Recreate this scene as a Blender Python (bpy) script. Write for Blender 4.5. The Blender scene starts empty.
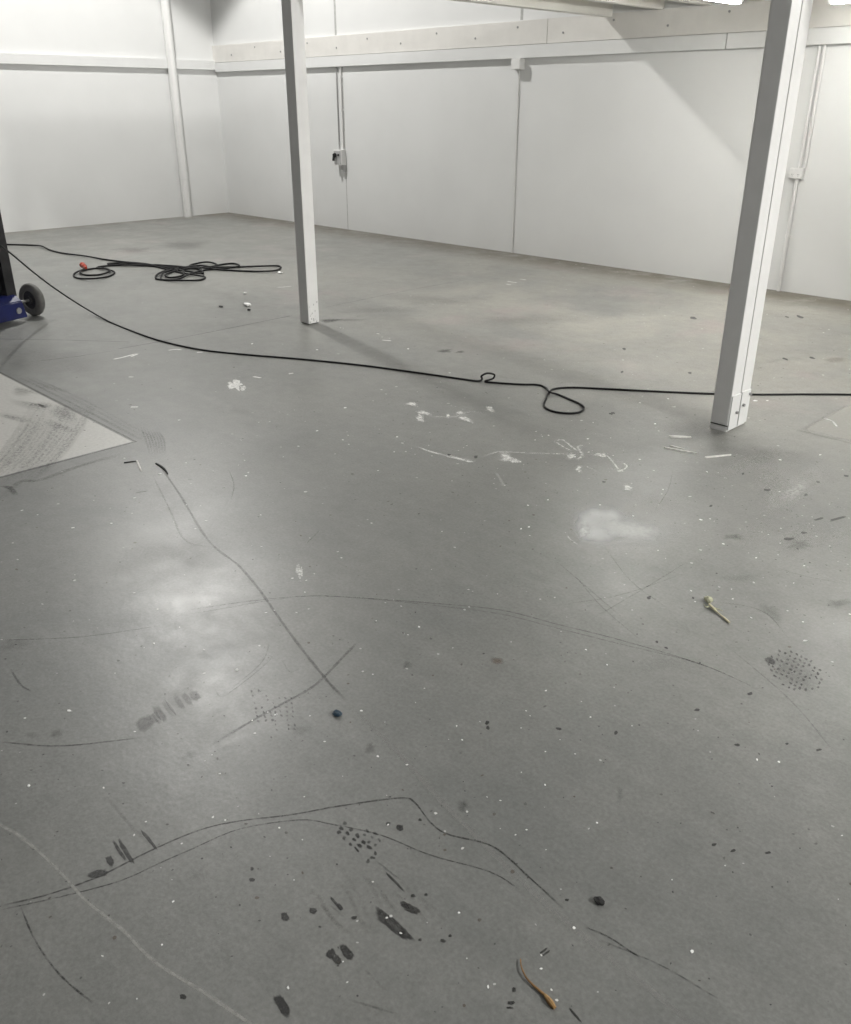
import bpy, bmesh, math, random
import numpy as np
from mathutils import Vector, Matrix, Euler
random.seed(7)
R = math.radians
sc = bpy.context.scene
COL = sc.collection

# ------------------------------------------------------------ camera, world, lights, exposure
EYE = 1.6
FPX, PITCH, YAW = 875.76, R(24.893), R(45.53)
cd = bpy.data.cameras.new('camera'); cam = bpy.data.objects.new('camera', cd); COL.objects.link(cam)
cd.sensor_width = 36; cd.sensor_fit = 'AUTO'; cd.lens = FPX * 36 / 1024
cd.clip_start = 0.05; cd.clip_end = 100
cam.location = (0, 0, EYE); cam.rotation_euler = (math.pi / 2 - PITCH, 0, YAW)
sc.camera = cam
sc.view_settings.view_transform = 'Standard'; sc.view_settings.look = 'None'
sc.view_settings.gamma = 1; sc.view_settings.use_curve_mapping = False
sc.view_settings.exposure = 0.12
w = bpy.data.worlds.new('world'); sc.world = w; w.use_nodes = True
w.node_tree.nodes['Background'].inputs[0].default_value = (0.75, 0.82, 0.9, 1)
w.node_tree.nodes['Background'].inputs[1].default_value = 0.3

FLOOD = dict(loc=(-10.45, 5.5, 6.1), power=1480, axis=(0.25, -0.25, -0.935), size=141, blend=0.07, rad=0.2)
NEAR_FILL = dict(loc=(-0.7, 0.6, 6.1), power=120, axis=(-0.05, 0.05, -0.99), size=100, blend=1.0, rad=0.3)  # added fill lamp out of view, brightens the near floor
FLOOD3 = dict(loc=(5.2, 3.3, 4.4), power=1800, axis=(-0.8, 0.0, -0.6), size=130, blend=0.5, rad=0.25)
TUBE_E = 78.0        # emission of the fluorescent tubes

def lamp_light(d, col=(1, 0.985, 0.95)):
    l = bpy.data.lights.new('flood_beam', 'SPOT'); l.energy = d['power']; l.color = col
    l.spot_size = R(d['size']); l.spot_blend = d['blend']; l.shadow_soft_size = d['rad']
    o = bpy.data.objects.new('flood_beam', l); COL.objects.link(o)
    a = Vector(d['axis']).normalized()
    o.location = Vector(d['loc']) + a * 0.03
    o.rotation_euler = a.to_track_quat('-Z', 'Y').to_euler()
    return o
lamp_light(FLOOD); lamp_light(NEAR_FILL); lamp_light(FLOOD3)

# ------------------------------------------------------------ pixel of the photo -> point of the floor
_f = Vector((-math.sin(YAW) * math.cos(PITCH), math.cos(YAW) * math.cos(PITCH), -math.sin(PITCH)))
_r = Vector((math.cos(YAW), math.sin(YAW), 0)); _u = _r.cross(_f)
def P(x, y, z=0.0):
    d = _f + _r * ((x - 425.5) / FPX) - _u * ((y - 512) / FPX)
    t = (z - EYE) / d.z
    return Vector((0, 0, EYE)) + d * t

# ------------------------------------------------------------ materials
def mat(name, col, rough=0.5, metal=0.0, noise=0.0, scale=8, bump=0.0, spec=0.5, bscale=60):
    m = bpy.data.materials.new(name); m.use_nodes = True
    nt = m.node_tree; b = nt.nodes['Principled BSDF']
    b.inputs['Base Color'].default_value = (*col, 1); b.inputs['Roughness'].default_value = rough
    b.inputs['Metallic'].default_value = metal; b.inputs['Specular IOR Level'].default_value = spec
    tc = nt.nodes.new('ShaderNodeTexCoord')
    if noise:
        n = nt.nodes.new('ShaderNodeTexNoise'); n.inputs['Scale'].default_value = scale; n.inputs['Detail'].default_value = 5
        nt.links.new(tc.outputs['Object'], n.inputs['Vector'])
        r = nt.nodes.new('ShaderNodeValToRGB')
        r.color_ramp.elements[0].position = 0.3; r.color_ramp.elements[1].position = 0.7
        r.color_ramp.elements[0].color = (*[c * (1 - noise) for c in col], 1)
        r.color_ramp.elements[1].color = (*[min(1, c * (1 + noise)) for c in col], 1)
        nt.links.new(n.outputs['Fac'], r.inputs['Fac']); nt.links.new(r.outputs['Color'], b.inputs['Base Color'])
    if bump:
        n2 = nt.nodes.new('ShaderNodeTexNoise'); n2.inputs['Scale'].default_value = bscale; n2.inputs['Detail'].default_value = 4
        nt.links.new(tc.outputs['Object'], n2.inputs['Vector'])
        bp = nt.nodes.new('ShaderNodeBump'); bp.inputs['Strength'].default_value = bump; bp.inputs['Distance'].default_value = 0.005
        nt.links.new(n2.outputs['Fac'], bp.inputs['Height']); nt.links.new(bp.outputs['Normal'], b.inputs['Normal'])
    return m

def emis(name, col, s):
    m = bpy.data.materials.new(name); m.use_nodes = True; b = m.node_tree.nodes['Principled BSDF']
    b.inputs['Base Color'].default_value = (0.9, 0.9, 0.9, 1)
    b.inputs['Emission Color'].default_value = (*col, 1); b.inputs['Emission Strength'].default_value = s
    return m

M = dict(
    wall=mat('painted_wall', (0.74, 0.745, 0.74), 0.6, noise=0.025, scale=1.5, bump=0.15, bscale=25),
    ceil=mat('ceiling_paint', (0.6, 0.6, 0.6), 0.7, noise=0.03, scale=2),
    strip=mat('strip_paint', (0.73, 0.735, 0.73), 0.45, noise=0.02, scale=5),
    cream=mat('cream_board_paint', (0.72, 0.705, 0.675), 0.5, noise=0.04, scale=6, bump=0.1),
    steel=mat('painted_steel', (0.76, 0.76, 0.755), 0.38, noise=0.03, scale=9, bump=0.05),
    joist=mat('joist_paint', (0.8, 0.785, 0.74), 0.5, noise=0.04, scale=4),
    deck=mat('deck_board', (0.66, 0.64, 0.59), 0.7, noise=0.08, scale=5),
    gap=mat('dark_gap', (0.04, 0.04, 0.04), 0.8, noise=0.2),
    joint=mat('joint_sealant', (0.45, 0.45, 0.44), 0.7, noise=0.15, scale=20),
    pvc=mat('white_pvc', (0.78, 0.78, 0.77), 0.3, noise=0.02, scale=10),
    grey_pvc=mat('grey_pvc', (0.45, 0.45, 0.45), 0.4, noise=0.05, scale=10),
    bolt=mat('bolt_steel', (0.35, 0.35, 0.35), 0.45, 0.6, noise=0.1, scale=30),
    rubber=mat('black_cable_rubber', (0.008, 0.008, 0.009), 0.55, noise=0.3, scale=20, spec=0.25),
    plug=mat('orange_red_plug', (0.42, 0.05, 0.025), 0.4, noise=0.1, scale=30),
    black=mat('black_plastic', (0.02, 0.02, 0.02), 0.4, noise=0.2, scale=20),
    mast=mat('black_painted_steel', (0.018, 0.018, 0.02), 0.3, noise=0.4, scale=12),
    blue=mat('blue_painted_steel', (0.008, 0.014, 0.10), 0.28, noise=0.25, scale=10, bump=0.05),
    tyre=mat('grey_tyre_rubber', (0.13, 0.128, 0.12), 0.7, noise=0.15, scale=30, bump=0.2),
    hub=mat('dark_hub', (0.035, 0.035, 0.035), 0.5, noise=0.2, scale=20),
    zinc=mat('zinc_axle', (0.5, 0.5, 0.5), 0.3, 0.9, noise=0.1, scale=30),
    straw=mat('dry_straw', (0.62, 0.57, 0.40), 0.7, noise=0.25, scale=80),
    strawhead=mat('dry_seed_head', (0.5, 0.5, 0.36), 0.8, noise=0.35, scale=120, bump=0.5, bscale=300),
    brown=mat('brown_stem', (0.24, 0.13, 0.05), 0.6, noise=0.35, scale=60),
    flake=mat('paint_flake_white', (0.85, 0.85, 0.84), 0.6, noise=0.05, scale=50),
    wood=mat('white_painted_wood', (0.74, 0.73, 0.7), 0.6, noise=0.15, scale=40, bump=0.3, bscale=200),
    dirtchip=mat('black_debris', (0.02, 0.02, 0.02), 0.8, noise=0.4, scale=100),
    bluescrap=mat('dark_blue_scrap', (0.02, 0.045, 0.07), 0.6, noise=0.4, scale=100),
    tube=emis('fluorescent_tube_glow', (1, 0.985, 0.94), TUBE_E),
    tube_low=emis('dim_tube_glow', (1, 0.985, 0.94), 22),
    lens=emis('led_lens_glow', (1, 0.98, 0.94), 10),
)

def floor_material():
    m = bpy.data.materials.new('painted_concrete_floor'); m.use_nodes = True
    nt = m.node_tree; N = nt.nodes; L = nt.links; b = N['Principled BSDF']
    tc = N.new('ShaderNodeTexCoord')
    def noise(s, d=6, r=0.55, dist=0.0, vec=None):
        n = N.new('ShaderNodeTexNoise'); n.inputs['Scale'].default_value = s; n.inputs['Detail'].default_value = d
        n.inputs['Roughness'].default_value = r; n.inputs['Distortion'].default_value = dist
        L.new(vec or tc.outputs['Object'], n.inputs['Vector']); return n.outputs['Fac']
    def ramp(v, p0, p1, c0=(0, 0, 0, 1), c1=(1, 1, 1, 1)):
        r = N.new('ShaderNodeValToRGB'); e = r.color_ramp.elements
        e[0].position = p0; e[1].position = p1; e[0].color = c0; e[1].color = c1
        L.new(v, r.inputs['Fac']); return r.outputs['Color']
    def mix(f, a, c, mode='MIX'):
        x = N.new('ShaderNodeMix'); x.data_type = 'RGBA'; x.blend_type = mode
        if isinstance(f, (int, float)): x.inputs[0].default_value = f
        else: L.new(f, x.inputs[0])
        for k, v in ((6, a), (7, c)):
            if isinstance(v, tuple): x.inputs[k].default_value = v
            else: L.new(v, x.inputs[k])
        return x.outputs[2]
    def math_(op, a, c):
        x = N.new('ShaderNodeMath'); x.operation = op; x.use_clamp = True
        for k, v in ((0, a), (1, c)):
            if isinstance(v, (int, float)): x.inputs[k].default_value = v
            else: L.new(v, x.inputs[k])
        return x.outputs[0]
    col = ramp(noise(1.1, 8, 0.6, 0.4), 0.25, 0.75, (0.136, 0.143, 0.139, 1), (0.198, 0.200, 0.190, 1))
    # streaks stretched along the wall direction
    mp = N.new('ShaderNodeMapping'); mp.inputs['Scale'].default_value = (1, 4, 1); mp.inputs['Rotation'].default_value = (0, 0, 0.5)
    L.new(tc.outputs['Object'], mp.inputs['Vector'])
    col = mix(math_('MULTIPLY', ramp(noise(2.2, 7, 0.65, 0, mp.outputs[0]), 0.45, 0.75), 0.35), col, (0.24, 0.24, 0.23, 1))
    # brown dust: strips along the two walls, mottled worn area under the mezzanine
    sx = N.new('ShaderNodeSeparateXYZ'); L.new(tc.outputs['Object'], sx.inputs[0])
    def mr(v, a, c):
        x = N.new('ShaderNodeMapRange'); x.inputs[1].default_value = a; x.inputs[2].default_value = c
        L.new(v, x.inputs[0]); return x.outputs[0]
    worn = math_('MULTIPLY', mr(sx.outputs[1], 4.2, 5.6), mr(sx.outputs[0], -8.5, -5.0))
    worn = math_('MULTIPLY', worn, ramp(noise(0.8, 8, 0.62, 0.6), 0.36, 0.66))
    back_tone = math_('MULTIPLY', mr(sx.outputs[1], 1.2, 5.0), ramp(noise(0.6, 7, 0.6, 0.5), 0.2, 0.6))  # mottled lighter tone growing towards the back wall
    col = mix(math_('MULTIPLY', back_tone, 0.75), col, (0.245, 0.243, 0.225, 1))
    col = mix(worn, col, (0.36, 0.35, 0.315, 1))
    pink = math_('MULTIPLY', mr(sx.outputs[1], 4.2, 5.2), ramp(noise(1.3, 6, 0.6, 0.3), 0.56, 0.66))
    col = mix(math_('MULTIPLY', pink, 0.45), col, (0.33, 0.28, 0.275, 1))
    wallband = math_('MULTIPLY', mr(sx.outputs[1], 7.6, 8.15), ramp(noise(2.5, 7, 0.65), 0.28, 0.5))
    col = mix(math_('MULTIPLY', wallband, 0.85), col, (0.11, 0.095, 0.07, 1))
    wb2 = math_('MULTIPLY', mr(sx.outputs[0], -12.6, -13.1), ramp(noise(2.5, 7, 0.65), 0.35, 0.6))
    col = mix(math_('MULTIPLY', wb2, 0.6), col, (0.14, 0.12, 0.09, 1))
    # fine grain and pits
    col = mix(0.35, col, ramp(noise(90, 5, 0.7), 0.3, 0.7, (0.25, 0.25, 0.25, 1), (0.75, 0.75, 0.75, 1)), 'OVERLAY')
    col = mix(0.3, col, ramp(noise(14, 8, 0.75), 0.1, 0.9, (0.15, 0.15, 0.15, 1), (0.85, 0.85, 0.85, 1)), 'OVERLAY')
    col = mix(math_('MULTIPLY', ramp(noise(45, 3, 0.5), 0.72, 0.8), 0.3), col, (0.09, 0.09, 0.085, 1))
    L.new(col, b.inputs['Base Color'])
    rg = N.new('ShaderNodeMapRange'); L.new(noise(3, 8, 0.7, 0.3), rg.inputs[0])
    rg.inputs[1].default_value = 0.3; rg.inputs[2].default_value = 0.7; rg.inputs[3].default_value = 0.31; rg.inputs[4].default_value = 0.46
    ra = N.new('ShaderNodeMath'); ra.operation = 'ADD'; L.new(rg.outputs[0], ra.inputs[0])
    rw = math_('MULTIPLY', worn, 0.3); L.new(rw, ra.inputs[1]); L.new(ra.outputs[0], b.inputs['Roughness'])
    b.inputs['Specular IOR Level'].default_value = 0.5
    bp = N.new('ShaderNodeBump'); bp.inputs['Strength'].default_value = 0.3; bp.inputs['Distance'].default_value = 0.003
    L.new(noise(30, 8, 0.7), bp.inputs['Height']); L.new(bp.outputs['Normal'], b.inputs['Normal'])
    return m

def mark_material():
    """paint, scuffs and stains lying on the floor: own colour from 'tint', coverage from its alpha, broken up by 'grain'"""
    m = bpy.data.materials.new('floor_stains_and_scuffs'); m.use_nodes = True
    nt = m.node_tree; N = nt.nodes; L = nt.links; b = N['Principled BSDF']; out = N['Material Output']
    a = N.new('ShaderNodeAttribute'); a.attribute_name = 'tint'
    g = N.new('ShaderNodeAttribute'); g.attribute_name = 'grain'
    L.new(a.outputs['Color'], b.inputs['Base Color']); b.inputs['Roughness'].default_value = 0.38
    tc = N.new('ShaderNodeTexCoord'); n = N.new('ShaderNodeTexNoise'); n.inputs['Scale'].default_value = 55
    n.inputs['Detail'].default_value = 6; n.inputs['Roughness'].default_value = 0.75
    L.new(tc.outputs['Object'], n.inputs['Vector'])
    mr = N.new('ShaderNodeMapRange'); L.new(n.outputs['Fac'], mr.inputs[0]); mr.inputs[1].default_value = 0.42; mr.inputs[2].default_value = 0.58
    x = N.new('ShaderNodeMix'); x.data_type = 'FLOAT'; L.new(g.outputs['Fac'], x.inputs[0]); x.inputs[2].default_value = 1.0
    L.new(mr.outputs[0], x.inputs[3])
    al = N.new('ShaderNodeMath'); al.operation = 'MULTIPLY'; L.new(a.outputs['Alpha'], al.inputs[0]); L.new(x.outputs[0], al.inputs[1])
    L.new(al.outputs[0], b.inputs['Alpha'])
    return m

# ------------------------------------------------------------ mesh helpers
def obj(name, bm, m, parent=None, smooth=False, loc=None):
    me = bpy.data.meshes.new(name); bm.normal_update(); bm.to_mesh(me); bm.free()
    for k in (m if isinstance(m, (list, tuple)) else [m]): me.materials.append(k)
    if any(p.use_smooth for p in me.polygons): me.set_sharp_from_angle(angle=R(40))
    if smooth:
        for p in me.polygons: p.use_smooth = True
    o = bpy.data.objects.new(name, me); COL.objects.link(o)
    if parent: o.parent = parent
    if loc is not None: o.location = loc
    return o
def box(bm, x0, x1, y0, y1, z0, z1, mi=0, bev=0.0, mtx=None):
    t = bmesh.new()
    bmesh.ops.create_cube(t, size=1)
    for v in t.verts: v.co = Vector(((x0 + x1) / 2 + v.co.x * (x1 - x0), (y0 + y1) / 2 + v.co.y * (y1 - y0), (z0 + z1) / 2 + v.co.z * (z1 - z0)))
    if bev: bmesh.ops.bevel(t, geom=t.edges[:], offset=bev, segments=2, affect='EDGES', profile=0.7)
    merge(bm, t, mi, mtx); return bm
def merge(bm, t, mi=0, mtx=None):
    if mtx is not None: t.transform(mtx)
    mp = {v: bm.verts.new(v.co) for v in t.verts}
    for f in t.faces:
        try:
            nf = bm.faces.new([mp[v] for v in f.verts]); nf.material_index = mi; nf.smooth = f.smooth
        except ValueError: pass
    t.free()
def cyl(bm, a, b, r, seg=20, mi=0, r2=None, bev=0.0):
    a = Vector(a); b = Vector(b); d = b - a
    t = bmesh.new(); bmesh.ops.create_cone(t, cap_ends=True, segments=seg, radius1=r, radius2=r if r2 is None else r2, depth=d.length)
    if bev: bmesh.ops.bevel(t, geom=[e for e in t.edges if any(len(f.verts) > 4 for f in e.link_faces)], offset=bev, segments=2, affect='EDGES')
    q = d.normalized().to_track_quat('Z', 'Y').to_matrix().to_4x4()
    merge(bm, t, mi, Matrix.Translation((a + b) / 2) @ q); return bm
def B(*a, **k): return box(bmesh.new(), *a, **k)
def catmull(pts, n=8):
    pts = [Vector(p) for p in pts]; out = []
    P_ = [pts[0] * 2 - pts[1]] + pts + [pts[-1] * 2 - pts[-2]]
    for i in range(1, len(P_) - 2):
        p0, p1, p2, p3 = P_[i - 1:i + 3]
        for k in range(n):
            t = k / n
            out.append(0.5 * ((2 * p1) + (p2 - p0) * t + (2 * p0 - 5 * p1 + 4 * p2 - p3) * t * t + (3 * p1 - p0 - 3 * p2 + p3) * t ** 3))
    out.append(pts[-1]); return out
def sweep(bm, pts, r, seg=8, mi=0, rf=None):
    """tube along pts; rf(t) scales the radius"""
    n = len(pts); rings = []; prev = None
    for i, p in enumerate(pts):
        d = (pts[min(i + 1, n - 1)] - pts[max(i - 1, 0)]).normalized()
        if prev is None: s = d.cross(Vector((0, 0, 1)) if abs(d.z) < 0.9 else Vector((1, 0, 0))).normalized()
        else: s = (prev - d * prev.dot(d)).normalized()
        prev = s; u = s.cross(d); rr = r * (rf(i / (n - 1)) if rf else 1)
        rings.append([bm.verts.new(p + (s * math.cos(2 * math.pi * k / seg) + u * math.sin(2 * math.pi * k / seg)) * rr) for k in range(seg)])
    for a, b in zip(rings, rings[1:]):
        for k in range(seg):
            f = bm.faces.new((a[k], a[(k + 1) % seg], b[(k + 1) % seg], b[k])); f.smooth = True; f.material_index = mi
    for rg in (rings[0], rings[-1]):
        f = bm.faces.new(rg); f.material_index = mi
    return bm
def tag(o, label=None, cat=None, group=None, kind=None):
    if label: o['label'] = label
    if cat: o['category'] = cat
    if group: o['group'] = group
    if kind: o['kind'] = kind
    return o
def empty(name, loc, label, cat, group=None, rz=0):
    o = bpy.data.objects.new(name, None); COL.objects.link(o); o.location = loc; o.rotation_euler.z = rz
    o.empty_display_size = 0.1; return tag(o, label, cat, group)
def struct(name, bm, m): return tag(obj(name, bm, m), kind='structure')

# ------------------------------------------------------------ room shell
XL, YB, XR, YF, ZC = -13.12, 8.33, 6.0, -8.0, 6.6
T = 0.15

# floor with its marks in one mesh
class Marks:
    def __init__(s): s.v = []; s.f = []; s.c = []; s.g = []; s.layer = 0.0003
    def add(s, vs, fs, cs, g):
        o = len(s.v); s.v += [(p.x, p.y, s.layer) for p in vs]; s.f += [tuple(i + o for i in q) for q in fs]
        s.c += cs; s.g += [g] * len(vs); s.layer += 0.0000012
MK = Marks()
DARK, DKG, LIGHT, WHITE = (0.035, 0.035, 0.035), (0.1, 0.1, 0.1), (0.42, 0.42, 0.4), (0.78, 0.78, 0.76)
def stroke(px, w=0.008, col=DKG, a=0.8, grain=0.6, fade=0.12, n=6, world=False, core=0.45):
    pts = catmull([p if world else P(*p) for p in px], n); m = len(pts)
    vs, fs, cs = [], [], []
    for i, p in enumerate(pts):
        d = (pts[min(i + 1, m - 1)] - pts[max(i - 1, 0)]); d.z = 0; d.normalize(); s = Vector((-d.y, d.x, 0))
        t = i / (m - 1); e = min(1, t / fade, (1 - t) / fade) if fade else 1
        ww = w * (0.8 + 0.4 * random.random())
        for k, al in ((-1, 0), (-core, 1), (core, 1), (1, 0)):
            vs.append(p + s * k * ww); cs.append((*col, a * al * e))
    for i in range(m - 1):
        for k in range(3):
            q = i * 4 + k; fs.append((q, q + 1, q + 5, q + 4))
    MK.add(vs, fs, cs, grain)
def blob(cx, cy, rx, ry, ang=0, col=DARK, a=0.9, grain=0.35, soft=0.25, jag=0.13, n=32):
    """irregular patch; centre, radii and angle as seen on the floor from the doorway"""
    ca, sa = math.cos(R(ang)), math.sin(R(ang)); ph = [random.uniform(0, 6.28) for _ in range(4)]
    vs, fs, cs = [P(cx, cy)], [], [(*col, a)]
    for ring, al in ((1 - soft, 1), (1, 0)):
        for k in range(n):
            t = 2 * math.pi * k / n
            q = ring * (1 + jag * (0.5 * math.sin(2 * t + ph[0]) + 0.35 * math.sin(3 * t + ph[1]) + 0.35 * math.sin(5 * t + ph[2]) + 0.3 * math.sin(8 * t + ph[3])) + (random.uniform(-.6, .6) * jag if ring == 1 and n > 10 else 0))
            x, y = math.copysign(abs(math.cos(t)) ** 0.75, math.cos(t)) * rx * q, math.copysign(abs(math.sin(t)) ** 0.75, math.sin(t)) * ry * q
            vs.append(P(cx + x * ca - y * sa, cy + x * sa + y * ca)); cs.append((*col, a * al))
    for k in range(n):
        k2 = (k + 1) % n
        fs.append((0, 1 + k, 1 + k2)); fs.append((1 + k, 1 + n + k, 1 + n + k2, 1 + k2))
    MK.add(vs, fs, cs, grain)
def speck(p, r, col, a=0.95):
    n = random.choice((5, 6, 7)); t0 = random.random() * 6; el = random.uniform(0.45, 1)
    ca, sa = math.cos(t0), math.sin(t0); vs = []
    for k in range(n):
        q = r * random.uniform(0.6, 1.1); x, y = q * math.cos(6.283 * k / n), q * el * math.sin(6.283 * k / n)
        vs.append(p + Vector((x * ca - y * sa, x * sa + y * ca, 0)))
    MK.add(vs, [tuple(range(n))], [(*col, a)] * n, 0)
def rect(x0, x1, y0, y1, col, a, grain, soft=0.02):
    xs = [x0, x0 + soft, x1 - soft, x1]; ys = [y0, y0 + soft, y1 - soft, y1]
    vs = [Vector((x, y, 0)) for y in ys for x in xs]
    cs = [(*col, a if (i % 4 in (1, 2) and i // 4 in (1, 2)) else 0) for i in range(16)]
    MK.add(vs, [(r * 4 + c, r * 4 + c + 1, r * 4 + c + 5, r * 4 + c + 4) for r in range(3) for c in range(3)], cs, grain)

# bare rectangles of old floor
rect(-9.5, -4.155, -2.5, 1.94, (0.56, 0.555, 0.53), 0.95, 0.1, 0.012)
for k in range(16):   # tyre tracks across the bare rectangle
    x0 = 35 + k * 4.2 + random.uniform(-1, 1)
    stroke([(x0, 400), (x0 - 17, 430), (x0 - 42, 462), (x0 - 70, 485)], 0.02, (0.2, 0.2, 0.19), 0.28, 0.9, 0.3)
for k in range(10):
    x, y = random.uniform(10, 75), random.uniform(385, 430)
    blob(x, y, random.uniform(8, 25), random.uniform(2, 5), 12, (0.2, 0.2, 0.19), 0.35, 0.9, 0.8)
blob(64, 413, 16, 8, 20, (0.2, 0.2, 0.19), 0.6, 0.8, 0.7)
stroke([Vector((-4.15, 1.945, 0)), Vector((-5.2, 1.945, 0)), Vector((-9.3, 1.945, 0))], 0.008, (0.1, 0.1, 0.095), 0.7, 0.4, 0, world=True)
stroke([Vector((-4.15, 1.95, 0)), Vector((-4.148, 1, 0)), Vector((-4.15, -2.3, 0))], 0.008, (0.09, 0.09, 0.085), 0.7, 0.4, 0, world=True)
for dy, a in ((0.03, .6), (0.06, .35), (0.085, .3)):
    stroke([Vector((-4.1, 1.95 + dy, 0)), Vector((-5.0, 1.95 + dy * 1.4, 0)), Vector((-5.8, 1.96 + dy, 0))], 0.012, (0.15, 0.15, 0.14), a * .6, 0.85, 0.1, world=True)
rect(-1.80, 5.9, 4.62, 7.1, (0.46, 0.45, 0.42), 0.5, 0.08, 0.03)
stroke([Vector((-1.8, 4.6, 0)), Vector((-0.5, 4.59, 0)), Vector((2.9, 4.6, 0))], 0.012, (0.12, 0.11, 0.1), 0.3, 0.8, 0, world=True)
blob(50, 360, 60, 16, 10, (0.13, 0.13, 0.125), 0.25, 0.5, 0.8)

# saw-cut joints and long thin lines
J = (0.10, 0.10, 0.095)
stroke([(0, 339), (60, 340), (130, 342)], 0.006, J, 0.8, 0.2, 0)
stroke([(118, 349), (190, 336), (290, 316)], 0.007, J, 0.75, 0.25, 0)
stroke([(318, 309), (400, 292), (470, 279)], 0.007, J, 0.35, 0.5, 0.1)
stroke([(30, 362), (80, 356), (118, 350)], 0.007, J, 0.5, 0.5, 0.2)
# winding scuffed lines
stroke([(157, 462), (180, 495), (208, 540), (238, 565), (258, 588), (270, 605), (295, 640), (325, 678), (347, 702)], 0.0062, (0.075, 0.075, 0.072), 0.6, 0.45, 0.06)
stroke([(150, 470), (170, 510), (185, 540), (215, 548)], 0.005, (0.13, 0.13, 0.12), 0.45, 0.7, 0.2)
stroke([(350, 706), (400, 755), (440, 800), (480, 840), (520, 880), (570, 925), (650, 990), (700, 1030)], 0.010, (0.3, 0.3, 0.29), 0.5, 0.45, 0.1)
for d, a in ((0, .7), (4, .5)):
    stroke([(175, 612 + d), (215, 606 + d), (260, 600 + d * .5), (310, 596), (360, 598), (430, 603 + d * .5), (500, 610 + d), (560, 625 + d), (620, 640 + d), (700, 664), (760, 690)], 0.003, (0.06, 0.06, 0.06), a, 0.8, 0.1)
stroke([(0, 906), (50, 894), (100, 876), (150, 851), (200, 830), (240, 821), (290, 815), (340, 806), (400, 798), (415, 803), (430, 822), (447, 834), (480, 842), (500, 851), (530, 878), (565, 910)], 0.0030, (0.035, 0.035, 0.035), 0.95, 0.72, 0.04)
stroke([(0, 910), (60, 897), (120, 881), (160, 863), (190, 850), (240, 829), (300, 820), (330, 824), (380, 835), (430, 855), (490, 872), (520, 890)], 0.0024, (0.05, 0.05, 0.05), 0.8, 0.85, 0.04)
stroke([(585, 927), (610, 938), (640, 958)], 0.0028, (0.05, 0.05, 0.05), 0.7, 0.8, 0.1)
stroke([(600, 940), (660, 965), (720, 1000)], 0.0025, (0.06, 0.06, 0.06), 0.5, 0.85, 0.1)
stroke([(-6, 822), (25, 840), (60, 872), (85, 900), (120, 928), (155, 962), (200, 990), (255, 1027)], 0.0055, (0.42, 0.42, 0.40), 0.6, 0.3, 0)
stroke([(0, 742), (60, 746), (140, 738)], 0.004, (0.07, 0.07, 0.07), 0.7, 0.7, 0.1)
stroke([(208, 747), (250, 722), (280, 705), (315, 685), (345, 655), (360, 640)], 0.006, (0.1, 0.1, 0.1), 0.6, 0.55, 0.15)
stroke([(5, 640), (80, 637), (160, 626)], 0.003, (0.08, 0.08, 0.08), 0.6, 0.8, 0.1)
stroke([(10, 668), (20, 684), (32, 692)], 0.004, (0.09, 0.09, 0.09), 0.6, 0.6, 0.2)
stroke([(20, 905), (35, 940), (60, 975), (95, 1005)], 0.0025, (0.05, 0.05, 0.05), 0.8, 0.85, 0.1)
stroke([(228, 468), (234, 485), (231, 500)], 0.003, (0.1, 0.1, 0.1), 0.6, 0.6, 0.2)
stroke([(305, 545), (320, 530)], 0.004, (0.1, 0.1, 0.1), 0.5, 0.6, 0.2)
for pts in ([(555, 560), (590, 590), (625, 620)], [(560, 605), (620, 595), (680, 575)], [(600, 540), (630, 580), (670, 610)], [(655, 510), (668, 490), (673, 470)],
            [(590, 620), (650, 585), (690, 560)], [(575, 575), (600, 605), (640, 640)], [(700, 600), (760, 610), (790, 640)], [(770, 565), (800, 575), (851, 585)],
            [(282, 660), (290, 672), (300, 668)], [(270, 640), (262, 662), (230, 690)], [(265, 655), (270, 660), (226, 695), (215, 690)],
            [(720, 640), (790, 700), (840, 760)], [(330, 905), (345, 918)], [(365, 970), (385, 990)], [(350, 1000), (400, 1015)], [(375, 860), (400, 880)]):
    stroke(pts, 0.003, (0.09, 0.09, 0.085), 0.38, 0.75, 0.2)
# dark scuffs by the tip of the bare rectangle
for k in range(7): stroke([(140 + k * 3, 425 + k), (146 + k * 3, 440), (150 + k * 2.5, 455)], 0.006, (0.12, 0.12, 0.12), 0.4, 0.7, 0.3)
stroke([(0, 486), (10, 488), (16, 496)], 0.014, (0.08, 0.08, 0.08), 0.7, 0.5, 0.2)
stroke([(135, 493), (148, 491)], 0.005, (0.06, 0.06, 0.06), 0.8, 0.5, 0.2)
stroke([(0, 500), (20, 482), (40, 480), (80, 466), (130, 452)], 0.02, (0.13, 0.13, 0.12), 0.4, 0.7, 0.2)

# white paint smears
def w_(pts, w=0.007, a=0.75, g=0.5, col=(0.72, 0.72, 0.70)): stroke(pts, w * 2.0, col, min(1, a * 1.2), g, 0.12, 6, False, 0.15)
w_([(417, 447), (432, 452), (445, 455)]); w_([(445, 455), (460, 459), (474, 463)], 0.012)
w_([(484, 456), (500, 452), (530, 453), (560, 454), (575, 454)], 0.005, 0.6)
for x, y, rx, ry in ((507, 458, 9, 4), (515, 461, 5, 3), (571, 456, 6, 3.5), (579, 469, 4, 4), (601, 455, 8, 3), (628, 488, 6, 3), (420, 418, 5, 4), (412, 404, 6, 2.5), (465, 419, 8, 2.5),
                     (460, 413, 5, 2), (490, 409, 5, 3), (424, 413, 7, 2.5), (448, 416, 2, 3), (620, 470, 6, 2)):
    blob(x, y, rx, ry, 10, (0.74, 0.74, 0.72), 0.95, 0.55, 0.5, 0.35)
w_([(555, 441), (563, 440), (572, 447), (580, 452)], 0.007); w_([(555, 441), (562, 446), (573, 452)], 0.006)
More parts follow.
